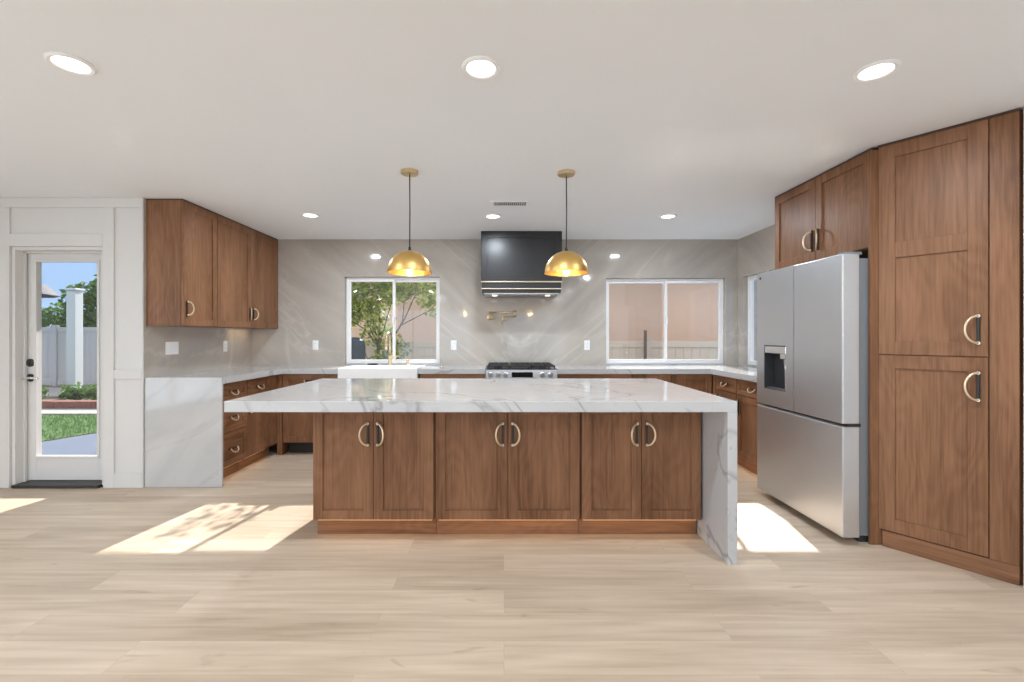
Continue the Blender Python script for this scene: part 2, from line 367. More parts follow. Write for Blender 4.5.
def wall_x(name, y0, y1, xa, xb, holes, m, z0=0.0, z1=H):
    """a wall running along X, thickness y0..y1, with holes (x0,x1,z0,z1)"""
    mb = MB(); xs = xa
    for (hx0, hx1, hz0, hz1) in sorted(holes):
        mb.box(xs, hx0, y0, y1, z0, z1)
        if hz0 > z0+1e-4: mb.box(hx0, hx1, y0, y1, z0, hz0)
        if hz1 < z1-1e-4: mb.box(hx0, hx1, y0, y1, hz1, z1)
        xs = hx1
    mb.box(xs, xb, y0, y1, z0, z1)
    return struct(name, mb, m)
def wall_y(name, x0, x1, ya, yb, holes, m, z0=0.0, z1=H):
    mb = MB(); ys = ya
    for (hy0, hy1, hz0, hz1) in sorted(holes):
        mb.box(x0, x1, ys, hy0, z0, z1)
        if hz0 > z0+1e-4: mb.box(x0, x1, hy0, hy1, z0, hz0)
        if hz1 < z1-1e-4: mb.box(x0, x1, hy0, hy1, hz1, z1)
        ys = hy1
    mb.box(x0, x1, ys, yb, z0, z1)
    return struct(name, mb, m)

ZC = .925          # perimeter worktop
ZCB = ZC-.055
W1 = (-1.92, -.775, ZC, 1.99); W2 = (1.23, 2.675, ZC, 1.975)
DOOR = (-4.153, -3.362, 0.0, 2.03)
wall_x('wall_back', YB, YB+T, XL-T, 3.4, [W1, W2], M['splash'])
struct('wall_left', MB().box(XL-.012-T, XL-.012, YD+T+.001, YB-.001, 0, H).box(XL-.012, XL, YD+.0005, YB-.001, 0, H), M['splash'])
wall_x('wall_front_left', YD, YD+T, XFAR, XL-.0125, [DOOR], M['white'])
W3 = (4.05, 5.36, ZC, 1.975)
wall_y('wall_right', XR, XR+T, 2.86, YB-.001, [W3], M['splash'])
wall_y('wall_right_front', XRW, XRW+T, REAR_Y, 2.30, [], M['white'])
mbp = MB(); mbp.prism([(XRW+T, 2.16), (3.4, 2.16), (3.4, 2.30), (XRW+T, 2.30)], 0, H)
mbp.box(3.28, 3.4, 2.301, 2.86, 0, H); mbp.box(XR+T, 3.4, 2.861, 2.97, 0, H)
struct('wall_pantry_back', mbp, M['white'])
RW = [(-4.1, -1.1, .1, 2.2), (-.1, 2.1, .1, 2.2)]  # openings added for the rear fill lamps
wall_x('wall_rear', REAR_Y-T, REAR_Y, XFAR-T, XRW+T, RW, M['white'])
wall_y('wall_far_left', XFAR-T, XFAR, REAR_Y, YD+T, [(-1.7, 1.3, .1, 2.2)], M['white'])  # opening added for the side fill lamp

# frames of unseen rear and side glazing, added to house the fill lamps
def glazing(name, x0, x1, z0, z1, n, loc, rz):
    o = bpy.data.objects.new(name, None); C.objects.link(o); o['kind'] = 'structure'; o.location = loc; o.rotation_euler = (0, 0, rz)
    mb = MB(); t = .06
    mb.box(x0, x1, -.03, .03, z0, z0+t); mb.box(x0, x1, -.03, .03, z1-t, z1)
    for k in range(n+1):
        x = x0+t/2+(x1-x0-t)*k/n; mb.box(x-t/2, x+t/2, -.029, .029, z0+t, z1-t)
    mb.build('frame', M['vinyl'], o)
glazing('added_window_4', -4.1, -1.1, .1, 2.2, 3, (0, REAR_Y-.07, 0), 0)
glazing('added_window_5', -.1, 2.1, .1, 2.2, 2, (0, REAR_Y-.07, 0), 0)
glazing('added_window_6', -1.7, 1.3, .1, 2.2, 3, (XFAR-.07, 0, 0), PI/2)

# sliding kitchen windows
def slider(name, label, w, z0, z1, mid, loc, rz, screen_left, headrail=False):
    """local x along the wall, y depth (0 = frame front), opening x 0..w"""
    o = bpy.data.objects.new(name, None); C.objects.link(o); o['kind'] = 'structure'; o.location = loc; o.rotation_euler = (0, 0, rz)
    tag(o, label, 'window')
    g = .002; t = .022
    f = MB(); a, b = g, w-g; c, d = z0+g, z1-g
    f.box(a, b, 0, .065, c, c+t, .003); f.box(a, b, 0, .065, d-t, d, .003)
    f.box(a, a+t, 0, .065, c+t, d-t, .003); f.box(b-t, b, 0, .065, c+t, d-t, .003)
    f.box(a+t, b-t, .028, .034, c+t, c+t+.012)
    f.build('frame', M['vinyl'], o)
    def sash(x0, x1, y, nm):
        s = MB(); q = .030
        s.box(x0, x1, y, y+.025, c+t+.001, c+t+q, .003); s.box(x0, x1, y, y+.025, d-t-q, d-t-.001, .003)
        s.box(x0, x0+q, y, y+.025, c+t+q, d-t-q, .003); s.box(x1-q, x1, y, y+.025, c+t+q, d-t-q, .003)
        so_ = s.build('sash', M['vinyl'], o)
        MB().box(x0+q-.005, x1-q+.005, y+.010, y+.015, c+t+q-.005, d-t-q+.005).build('glass_pane', M['glass'], so_)
        return so_
    s1 = sash(a+t+.001, mid+.017, .002 if not screen_left else .036, 'l'); s2 = sash(mid-.017, b-t-.001, .036 if not screen_left else .002, 'r')
    x0, x1 = (a+t+.02, mid-.03) if screen_left else (mid+.03, b-t-.02)
    MB().quads([[(x0, .068, c+t+.03), (x1, .068, c+t+.03), (x1, .068, d-t-.03), (x0, .068, d-t-.03)]]).build('insect_screen', M['screenmesh'], o)
    l = MB(); l.box(mid-.012, mid+.012, -.016, .001, (c+d)/2-.04, (c+d)/2+.04, .003); l.build('latch', M['vinyl'], o)
    if headrail:
        hr = MB(); hr.box(mid+.02, b-t-.16, -.02, .0, d-t-.035, d-t-.006, .003); hr.build('headrail', M['vinyl'], o)
    return o
slider('window_1', 'white sliding window above the farmhouse sink with tree outside', W1[1]-W1[0], W1[2]+.012, W1[3], .575, (W1[0], YB+.055, 0), 0, False)
slider('window_2', 'wide white sliding window facing the pink neighbouring wall', W2[1]-W2[0], W2[2]+.012, W2[3], .745, (W2[0], YB+.055, 0), 0, True, True)
slider('window_3', 'narrow sliver of side window between corner and refrigerator', W3[1]-W3[0], W3[2]+.012, W3[3], .66, (XR+.055, W3[1], 0), -PI/2, False)
# white sills
for n_, (w_, ax) in enumerate(((W1, 'x'), (W2, 'x'), (W3, 'y'))):
    s_ = MB()
    if ax == 'x': s_.box(w_[0]+.002, w_[1]-.002, YB+.001, YB+.052, ZC+.001, ZC+.012, .002)
    else: s_.box(XR+.001, XR+.052, w_[0]+.002, w_[1]-.002, ZC+.001, ZC+.012, .002)
    struct('trim_%d' % (n_+1), s_, M['top'])

# board and batten on the door wall
def board(n, x0, x1, z0, z1, dy=.016):
    struct('trim_%d' % n, MB().box(x0, x1, YD-dy, YD-.0005, z0, z1, .002), M['white'])
px = lambda x: (x-CX)/118.7
pz = lambda y: EYE+(CY-y)/118.7
board(10, -5.2, XL-.001, pz(208), H-.001)                    # top rail
board(11, px(104.5), px(115), .001, pz(208)-.001)       # stile between door and panels
board(12, px(143), XL-.001, .001, pz(208)-.001)              # end stile
board(13, -5.2, DOOR[0], .001, pz(208)-.001)            # stile left of door
board(14, DOOR[0]+.001, px(104.5)-.001, DOOR[3]+.0, pz(234))   # head rail above the door
board(15, px(115)+.001, px(143)-.001, pz(379), pz(370)) # mid rail
board(16, px(115)+.001, px(143)-.001, .001, pz(473))    # base rail
struct('baseboard_right', MB().box(XRW-.012, XRW-.0005, REAR_Y, 2.285, .0, .1, .002), M['white'])

# glass door
d1 = bpy.data.objects.new('door_1', None); C.objects.link(d1); tag(d1, 'white exterior door with one full glass pane and dark hardware', 'door', kind='structure')
YF = 3.925
dx0, dx1 = DOOR[0]+.035, DOOR[1]-.035; dz0, dz1 = .03, DOOR[3]-.035
g0, g1 = -4.040, -3.510; gz0, gz1 = .235, 1.918
j = MB()
j.box(DOOR[0]+.001, DOOR[0]+.03, YD+.004, YD+T, .02, DOOR[3]-.001, .002); j.box(DOOR[1]-.03, DOOR[1]-.001, YD+.004, YD+T, .02, DOOR[3]-.001, .002)
j.box(DOOR[0]+.03, DOOR[1]-.03, YD+.004, YD+T, DOOR[3]-.03, DOOR[3]-.001, .002)
j.box(DOOR[0]+.03, DOOR[0]+.042, YF-.03, YF-.012, .02, DOOR[3]-.03); j.box(DOOR[0]+.03, DOOR[1]-.03, YF-.03, YF-.012, DOOR[3]-.042, DOOR[3]-.03)
j.build('jamb', M['white'], d1)
sl_ = MB()
sl_.box(dx0, g0, YF, YF+.044, dz0, dz1, .002); sl_.box(g1, dx1, YF, YF+.044, dz0, dz1, .002)
sl_.box(g0, g1, YF, YF+.044, dz0, gz0, .002); sl_.box(g0, g1, YF, YF+.044, gz1, dz1, .002)
for (a, b, c, d) in ((g0-.018, g1+.018, gz0-.018, gz0+.004), (g0-.018, g1+.018, gz1-.004, gz1+.018), (g0-.018, g0+.004, gz0+.004, gz1-.004), (g1-.004, g1+.018, gz0+.004, gz1-.004)):
    sl_.box(a, b, YF-.009, YF+.001, c, d, .002)
sl_.build('slab', M['white'], d1)
MB().box(g0, g1, YF+.018, YF+.026, gz0, gz1).build('glass_pane', M['glass'], d1)
hx = -4.088
db = MB(); db.lathe([(.0, .0), (.034, .0), (.034, .012), (.024, .020), (.0, .020)], (hx, YF-.0, .99+.055), 28, ROTX(PI/2)); db.lathe([(0, 0), (.008, 0), (.008, .026), (0, .026)], (hx, YF, 1.045), 12, ROTX(PI/2))
db.build('deadbolt', M['black'], d1)
lv = MB(); lv.lathe([(0, 0), (.034, 0), (.034, .008), (.026, .014), (0, .014)], (hx, YF, .915), 28, ROTX(PI/2)); lv.mi = 1
lv.tube([(hx, YF-.01, .915), (hx, YF-.055, .915)], .011)
lv.tube([(hx-.02, YF-.055, .913), (hx, YF-.056, .916), (hx+.05, YF-.058, .918), (hx+.115, YF-.055, .915)], [.007, .011, .010, .007])
lv.build('door_lever', [M['black'], M['chrome']], d1)
hg = MB()
for z in (.3, 1.0, 1.75): hg.tube([(dx1+.004, YF-.006, z-.045), (dx1+.004, YF-.006, z+.045)], .006)
hg.build('hinges', M['chrome'], d1)
struct('trim_20', MB().box(DOOR[0]+.032, DOOR[1]-.032, YD-.03, YF+.05, .0, .026, .004), M['bronze'])

# ------------------------------------------------------------------ cabinetry
def shaker(mb, x0, x1, z0, z1, rails=(), fr=.06, y=0.0, t=.02):
    """door or drawer front standing with its face at y, thickness t; extra mid rails at given heights"""
    fr = min(fr, (z1-z0)*.30)
    mb.box(x0, x0+fr, y, y+t, z0, z1, .0015); mb.box(x1-fr, x1, y, y+t, z0, z1, .0015)
    zs = [z0]+[v for r in rails for v in (r-fr/2, r+fr/2)]+[z1]
    mb.box(x0+fr, x1-fr, y+.0003, y+t, z0, z0+fr, .0012); mb.box(x0+fr, x1-fr, y+.0003, y+t, z1-fr, z1, .0012)
    for r in rails: mb.box(x0+fr, x1-fr, y+.0003, y+t, r-fr*.6, r+fr*.6, .0012)
    mb.box(x0+fr-.004, x1-fr+.004, y+.0115, y+t-.003, z0+fr-.004, z1-fr+.004)
def pull(mb, x, z, mode, sgn, size=.155, y=0.0):
    """black bar with a half-round champagne hoop; mode 'v' bar upright (hoop bulges to sgn*x), 'h' bar level (hoop hangs down)"""
    h = size/2; r = h*.86
    mb.mi = 0
    if mode == 'v': mb.box(x-.0065, x+.0065, y-.013, y-.0003, z-h, z+h, .002)
    else: mb.box(x-h, x+h, y-.013, y-.0003, z-.0065, z+.0065, .002)
    mb.mi = 1; pts = []
    for k in range(17):
        a = PI*k/16; u = r*math.cos(a); v = r*math.sin(a)*.74
        o = v*math.sin(R(32)); p = v*math.cos(R(32))
        pts.append((x+sgn*p, y-.016-o, z+u) if mode == 'v' else (x+u, y-.016-o, z-p))
    mb.tube(pts, .0062, 8)
    for q in (pts[0], pts[-1]): mb.lathe([(0, 0), (.009, 0), (.009, .004), (0, .004)], (q[0], y-.013, q[2]), 12, ROTX(PI/2))
    mb.mi = 0
def front(root, kind, x0, x1, z0, z1, hnd=None, rails=(), horiz=False, fr=.06):
    m = MB(); shaker(m, x0, x1, z0, z1, rails, fr)
    o = m.build(kind, M['woodx'] if horiz else M['wood'], root)
    if hnd:
        p = MB(); pull(p, hnd[0], hnd[1], hnd[2], hnd[3] if len(hnd) > 3 else 1, hnd[4] if len(hnd) > 4 else .155)
        p.build('handle', [M['black'], M['champ']], o)
    return o
def base_body(root, w, d, ztop, toe=.11, toe_in=.085, led=True, x0=0.0):
    b = MB(); b.box(x0+.001, w-.001, .0215, d, toe+.006, ztop-.001, .001); b.build('body', M['wood'], root)
    k = MB(); k.box(x0, w, toe_in, toe_in+.018, .001, toe); k.box(x0+.02, w-.02, toe_in+.03, d-.01, .001, toe+.005); k.build('toe_kick', M['woodx'], root)
    if led:
        l = MB(); l.box(x0+.02, w-.02, .040, .052, toe-.003, toe+.0055); l.build('led_strip', M['led'], root)
        area_light('led_light', ((x0+w)/2, .046, toe-.006), (0, 0, 0), w-x0-.04, .012, P_LED*(w-x0), (1.0, .66, .36), root)
GAP = .0016
def pair_doors(root, w, z0, z1, hz, x0=0.0, hs_=.155, mg=.004):
    m = (x0+w)/2
    front(root, 'door', x0+mg, m-GAP, z0, z1, (m-.031, hz, 'v', -1, hs_))
    front(root, 'door', m+GAP, w-mg, z0, z1, (m+.031, hz, 'v', 1, hs_))

# --- island: three double-door cabinets
IZ = .912; IZB = IZ-.061
YI = 454/160.0
isl = [(-1.200, .765, 'wide-overhang end double-door island cabinet, left of the three under white worktop'),
       (-.433, .912, 'widest double-door island cabinet, the middle one of three under white worktop'),
       (.481, .757, 'double-door island cabinet on the right, against the stone waterfall leg')]
isl[0] = (-1.200, .765, 'double-door brown island cabinet at the open left end of the island')
for x, w, lab in isl:
    t = thing('island_cabinet', lab, 'cabinet', (x, YI, 0), 0, 'cabinets under the island worktop')
    base_body(t, w, 1.02, IZB, .112, .085)
    pair_doors(t, w, .126, IZB-.006, .664, mg=.0065)
it = thing('island_worktop', 'long white veined stone island top with waterfall leg on the right', 'worktop', (0, 0, 0))
MB().prism([(-1.56, 2.53), (1.301, 2.53), (1.301, 3.895), (-1.56, 3.895)], IZB, IZ, .002).build('slab', M['top'], it)
MB().box(1.2465, 1.301, 2.53, 3.895, .0, IZB-.0003, .0015).build('waterfall_leg', M['top'], it)

# --- left run
XF_L = -2.432
def left_unit(name, label, y0, w, group): return thing(name, label, 'cabinet', (XF_L, y0, 0), PI/2, group)
g_ = 'brown base cabinets along the walls'
t = left_unit('drawer_cabinet', 'three-drawer brown base cabinet next to the stone peninsula end panel', 3.848, .454, g_)
base_body(t, .453, .58, ZCB)
for z0, z1, hz in ((.702, ZCB-.006, .782), (.428, .698, .555), (.13, .424, .27)):
    front(t, 'drawer', .004, .450, z0, z1, (.227, hz, 'h', 1, .115), horiz=True, fr=.05)
t = left_unit('base_cabinet', 'drawer-over-door brown base cabinet on the left run, beside the three-drawer unit', 4.303, .42, g_)
base_body(t, .419, .58, ZCB)
front(t, 'drawer', .004, .416, .702, ZCB-.006, (.21, .782, 'h', 1, .115), horiz=True, fr=.05)
front(t, 'door', .004, .416, .13, .698, (.04, .60, 'v', 1, .13))
f_ = MB(); f_.box(-.001+.001, .134, .0, .02, .13, ZCB-.002, .001); f_.box(.0, .134, .085, .103, .001, .11)
tag(f_.build('corner_filler', M['wood'], None, (XF_L, 4.7245, 0)), 'plain brown filler strip in the left inside corner of base cabinets', 'filler panel').rotation_euler = (0, 0, PI/2)

# --- back run
YF_B = 4.862
def back_unit(name, label, x0, group=g_): return thing(name, label, 'cabinet', (x0, YF_B, 0), 0, group)
f_ = MB(); f_.box(0, .052, .0, .58, .001, ZCB-.002, .001)
tag(f_.build('end_panel', M['wood'], None, (-2.430, YF_B, 0)), 'narrow upright brown panel at the left end of the dishwasher', 'end panel')
t = thing('dishwasher', 'wood-fronted dishwasher with black toe opening left of the sink', 'dishwasher', (-2.374, YF_B, 0))
b = MB(); b.box(.004, .610, .022, .57, .125, ZCB-.003, .002); b.build('body', M['darkplastic'], t)
b = MB(); b.box(.02, .57, .11, .56, .001, .124); b.build('toe_recess', M['black'], t)
d = front(t, 'door', .004, .610, .135, ZCB-.006, (.32, .80, 'h', 1, .18))
t = back_unit('sink_cabinet', 'brown base cabinet carrying the white farmhouse sink', -1.757)
b = MB(); b.box(.001, .849, .0215, .59, .116, .66, .001); b.build('body', M['wood'], t)
b = MB(); b.box(.001, .849, .085, .103, .001, .11, .001); b.box(.02, .83, .115, .58, .001, .115); b.build('toe_kick', M['woodx'], t)
pair_doors(t, .85, .13, .655, .55)
def back_base(label, x0, w):
    t = back_unit('base_cabinet', label, x0); base_body(t, w, .58, ZCB)
    m = w/2
    front(t, 'drawer', .004, m-GAP, .702, ZCB-.006, (m/2, .782, 'h', 1, .115), horiz=True, fr=.05); front(t, 'drawer', m+GAP, w-.004, .702, ZCB-.006, (m*1.5, .782, 'h', 1, .115), horiz=True, fr=.05)
    pair_doors(t, w, .13, .698, .60)
    return t
back_base('brown base cabinet between the sink and the gas range', -.905, .705)
back_base('brown base cabinet just right of the gas range', .571, .80)
t = back_unit('base_cabinet', 'brown blank-fronted corner base cabinet under the wide pink-view window', 1.374); base_body(t, .855, .58, ZCB)
front(t, 'door', .004, .42, .13, ZCB-.006, (.05, .62, 'v', 1)); front(t, 'door', .424, .85, .13, ZCB-.006)

# --- right run
XF_R = 2.236
f_ = MB(); f_.box(.0, .05, .0, .02, .13, ZCB-.002, .001); f_.box(.0, .05, .085, .103, .001, .11)
o = tag(f_.build('corner_filler', M['wood'], None, (XF_R, 4.858, 0)), 'plain brown filler strip in the right inside corner of base cabinets', 'filler panel'); o.rotation_euler = (0, 0, -PI/2)
for lab, y0, w in (('drawer-over-door brown base cabinet on the right run, nearest the corner window', 4.805, .43),
                   ('drawer-over-door brown base cabinet on the right run, beside the refrigerator', 4.373, .60)):
    t = thing('base_cabinet', lab, 'cabinet', (XF_R, y0, 0), -PI/2, g_)
    base_body(t, w, .575, ZCB)
    front(t, 'drawer', .014, w-.006, .722, ZCB-.008, (w/2, .80, 'h', 1, .12), horiz=True, fr=.05)
    front(t, 'door', .014, w-.006, .13, .712, (.05, .60, 'v', 1))

# --- worktops on the perimeter
wt = thing('left_worktop', 'L-shaped veined stone worktop with waterfall end panel at the left', 'worktop')
XE_L = -2.377; YE_B = 4.838
sx0, sx1 = -1.765, -.918          # sink cut-out
m = MB()
m.prism([(XL+.001, YD+.0205), (XE_L, YD+.0205), (XE_L, YE_B), (sx0, YE_B), (sx0, YB-.001), (XL+.001, YB-.001)], ZCB, ZC, .0015)
m.box(sx0-.0001, sx1+.0001, 5.31, YB-.001, ZCB+.0002, ZC)
m.box(sx1, -.200, YE_B, YB-.001, ZCB+.0001, ZC, .0015)
m.build('slab', M['top'], wt)
MB().box(XL+.001, XE_L, YD, YD+.020, .001, ZC, .0015).build('waterfall_panel', M['penin'], wt)
wt = thing('right_worktop', 'L-shaped white stone worktop running from gas range to refrigerator', 'worktop')
MB().prism([(.568, YE_B), (2.205, YE_B), (2.205, 3.768), (XR-.001, 3.768), (XR-.001, YB-.001), (.568, YB-.001)], ZCB, ZC, .0015).build('slab', M['top'], wt)

# --- wall cabinets at the left
for lab, y0, w, n in (('single-door brown wall cabinet, nearest the glass door', 3.842, .458, 1), ('double-door brown wall cabinet in the back left corner', 4.301, 1.160, 2)):
    t = thing('wall_cabinet', lab, 'cabinet', (-2.715, y0, 1.362), PI/2, 'wall cabinets on the left wall')
    MB().box(.001, w-.001, .0215, .313, .0, 1.064, .001).build('body', M['wood'], t)
    MB().box(.0, w, .004, .314, 1.065, 1.077, .001).build('top_trim', M['woodin'], t)
    if n == 1: front(t, 'door', .003, w-.003, .003, 1.063, (.04, .15, 'v', 1, .135))
    else: pair_doors(t, w, .003, 1.063, .15, hs_=.135)
    if n == 2: area_light('led_light', (w*.75, .25, -.004), (0, 0, 0), w*.3, .012, .35, (1.0, .74, .48), t)

# --- refrigerator surround
t = thing('refrigerator_cabinet', 'double-door brown cabinet hung over the steel refrigerator', 'cabinet', (2.263, 3.800, 1.822), -PI/2)
MB().box(.001, .999, .0215, .553, .0, .6035, .001).build('body', M['wood'], t)
MB().box(.0, 1.0, .004, .553, .604, .616, .001).build('top_trim', M['woodin'], t)
pair_doors(t, 1.0, .004, .602, .15)

# --- angled pantry
dirx = (PAN1-PAN0); PL = dirx.length; rzp = math.atan2(dirx.y, dirx.x)
t = thing('pantry_cabinet', 'tall angled brown pantry cabinet with two stacked doors beside the refrigerator', 'cabinet', (PAN0.x, PAN0.y, 0), rzp)
ml = Matrix.Rotation(-rzp, 4, 'Z') @ Matrix.Translation((-PAN0.x, -PAN0.y, 0))
def loc2(x, y): v = ml @ Vector((x, y, 0)); return (v.x, v.y)
p0 = loc2(2.3, 2.771); 
poly = [(.006, .0215), (PL-.002, .0215), loc2(2.70, 2.318), loc2(2.86, 2.318), loc2(2.86, 2.768), loc2(2.32, 2.768)]
poly[0] = (.018, .0215)
MB().prism(poly, .001, 2.425).build('body', M['wood'], t)
sp_ = MB(); sp_.prism([loc2(2.238, 2.772), loc2(2.80, 2.772), loc2(2.80, 2.789), loc2(2.238, 2.789)], .001, 2.412); sp_.build('side_panel', M['wood'], t)
MB().box(.018, PL-.002, .007, .021, .001, .098, .001).build('base_board', M['woodx'], t)
MB().prism([(.0, .0), (PL, .0), (PL, .02), (.02, .02)], 2.426, 2.438).build('top_trim', M['woodin'], t)
DW = PL*.806
front(t, 'door', .002, DW, 1.166, 2.424, (DW-.036, 1.166+.145, 'v', -1, .17), rails=(1.79,), fr=.078)
front(t, 'door', .002, DW, .105, 1.161, (DW-.036, 1.161-.155, 'v', -1, .17), fr=.078)
MB().box(DW+.004, PL-.002, .002, .021, .10, 2.424, .001).build('filler_panel', M['wood'], t)

# ------------------------------------------------------------------ refrigerator
t = thing('refrigerator', 'stainless french-door refrigerator with water dispenser between counter and pantry', 'refrigerator', (2.050, 3.68, 0), -PI/2)
FW = .93
MB().box(.004, FW-.046, .118, .745, .045, 1.755, .004).build('body', M['greybody'], t)
MB().box(.03, FW-.06, .15, .72, .001, .044).build('base_grille', M['darkplastic'], t)
hf = FW/2
# right-hand plain door
MB().box(hf+.0025, FW, .0, .105, .742, 1.776, .006).build('door', M['steel'], t)
# door with dispenser recess
ax0, ax1, az0, az1 = .098, .375, .868, 1.205
d = MB()
d.box(.0, ax0, .0, .105, .742, 1.776, .0); d.box(ax1, hf-.0025, .0, .105, .742, 1.776, .0)
d.box(ax0, ax1, .0, .105, .742, az0); d.box(ax0, ax1, .0, .105, az1, 1.776); d.box(ax0, ax1, .085, .105, az0, az1)
dd = d.build('door', M['steel'], t)
q = MB(); e_ = .004
q.box(ax0, ax1, .080, .0845, az0, az1); q.box(ax0, ax0+e_, .004, .08, az0, az1); q.box(ax1-e_, ax1, .004, .08, az0, az1)
q.box(ax0, ax1, .004, .08, az0, az0+e_); q.box(ax0, ax1, .004, .08, az1-e_, az1)
dp = q.build('dispenser', M['darkplastic'], dd)
q = MB(); q.box(ax0+.006, ax1-.006, .003, .03, az1-.062, az1-.006, .003); q.box(ax1-.12, ax1-.05, .03, .06, az1-.105, az1-.05, .006); q.build('dispenser_nozzle', M['chrome'], dd)
q = MB(); q.tube([(ax1-.085, .05, az1-.10), (ax1-.085, .055, az1-.2), (ax1-.09, .06, az0+.01)], [.012, .009, .008]); q.box(ax0+.02, ax1-.02, .01, .075, az0+.004, az0+.012, .002); q.build('dispenser_paddle', M['steelx'], dd)
MB().lathe([(0, 0), (.011, 0), (.011, .002), (0, .002)], (.05, .0, 1.735), 20, ROTX(PI/2)).build('badge', M['darkplastic'], dd)
MB().box(.0, FW, .0, .105, .052, .724, .006).build('freezer_drawer', M['steel'], t)
MB().box(.006, FW-.006, .035, .117, .7245, .7415).build('handle_recess', M['black'], t)
for x in (.03, FW-.112):
    q = MB(); q.box(x, x+.06, .05, .16, 1.777, 1.797, .004); q.build('hinge_cover', M['greybody'], t)

# ------------------------------------------------------------------ range, hood, pot filler
t = thing('gas_range', 'stainless slide-in gas range with black grates under the hood', 'range', (-.194, 4.795, 0))
RWd = .757
MB().box(.002, RWd-.002, .07, .665, .06, .905, .003).build('body', M['steelx'], t)
MB().box(.02, RWd-.02, .10, .65, .001, .059).build('toe_kick', M['black'], t)
m = MB(); m.box(0, RWd, .035, .665, .906, .922, .003); m.build('cooktop', M['cooktop'], t)
pr = MB(); pr.prism([(.0, .825), (.0, .83), (.008, .918), (.07, .918), (.07, .825)], 0, RWd, .002, mat=Matrix(((0, 0, 1, 0), (1, 0, 0, 0), (0, 1, 0, 0), (0, 0, 0, 1))))
cp = pr.build('control_panel', M['steelx'], t)
MB().box(.275, .50, -.001, .02, .838, .893, .002).build('display', M['screen'], t)
for kx in (.052, .132, .212, .600, .685):
    k = MB(); k.lathe([(0, 0), (.026, 0), (.028, .006), (.023, .012), (.021, .034), (.018, .038), (0, .038)], (kx, .004, .868), 24, ROTX(PI/2+.09))
    k.box(kx-.003, kx+.003, -.037, -.033, .862, .890); k.build('knob', M['knob'], t)
def grate(x0, x1):
    g = MB(); y0, y1, z0, z1 = .06, .64, .945, .960
    for x in (x0, x1-.014): g.box(x, x+.014, y0, y1, z0, z1, .003)
    for y in (y0, (y0+y1)/2-.007, y1-.014): g.box(x0, x1, y, y+.014, z0, z1, .003)
    xm = (x0+x1)/2; g.box(xm-.006, xm+.006, y0, y1, z0, z1+.002, .002)
    for yc in (.2, .5): g.box(x0, x1, yc-.006, yc+.006, z0, z1+.002, .002)
    for x in (x0, x1-.014):
        for y in (y0, y1-.014): g.box(x, x+.014, y, y+.014, .922, z0)
    g.build('grate', M['iron'], t)
grate(.015, .252); grate(.258, .498); grate(.504, .741)
for bx in (.13, .62):
    for by in (.2, .5):
        MB().lathe([(0, 0), (.05, 0), (.048, .010), (.034, .012), (.034, .018), (0, .019)], (bx, by, .9225), 24).build('burner', M['iron'], t)
od = MB(); od.box(.004, RWd-.004, .02, .068, .24, .815, .004); odo = od.build('oven_door', M['steelx'], t)
MB().box(.10, RWd-.10, .016, .021, .36, .68, .002).build('oven_window', M['screen'], odo)
oh = MB(); oh.tube([(.06, -.04, .775), (RWd-.06, -.04, .775)], .011, 14)
for x in (.09, RWd-.09): oh.tube([(x, -.04, .775), (x, .021, .775)], .008)
oh.build('handle', M['chrome'], odo)
MB().box(.004, RWd-.004, .02, .068, .075, .232, .004).build('warming_drawer', M['steelx'], t)

t = thing('range_hood', 'black panelled range hood with two brass bands hung above the range', 'range hood', (-.255, 5.03, 0))
HW = .898
zb = 1.886
m = MB(); m.box(0, HW, .012, .437, zb+.0, H-.002, .002)
m.build('body', M['hood'], t)
m = MB(); fr = .068
m.box(0, fr, 0, .012, zb, H-.002, .002); m.box(HW-fr, HW, 0, .012, zb, H-.002, .002); m.box(fr, HW-fr, 0, .012, zb, zb+fr, .002); m.box(fr, HW-fr, 0, .012, H-.002-fr, H-.002, .002)
m.build('front_frame', M['hood'], t)
MB().box(-.002, HW+.002, -.003, .437, zb-.014, zb-.001, .002).build('brass_band', M['champ'], t)
MB().box(.008, HW-.008, .010, .437, zb-.105, zb-.0145, .002).build('lower_band', M['hood'], t)
MB().box(.006, HW-.006, .006, .437, zb-.090, zb-.078, .002).build('brass_band', M['champ'], t)
m = MB(); m.box(.010, HW-.010, .012, .437, zb-.128, zb-.1055, .002); m.build('lower_rim', M['black'], t)
ins = MB(); ins.box(.03, HW-.03, .03, .42, zb-.146, zb-.1285, .002)
for k in range(40):
    x = .14+k*(HW-.28)/40; ins.box(x, x+.007, .07, .38, zb-.152, zb-.146)
io = ins.build('filter_insert', M['steelx'], t)
for x in (.15, HW-.15):
    MB().lathe([(0, 0), (.03, 0), (.03, .006), (0, .006)], (x, .10, zb-.1585), 20).build('lamp', M['hoodlamp'], io)
    area_light('hood_light', (x, .16, zb-.165), (0, 0, 0), .05, .05, .35, (1, .86, .66), io, 'DISK')

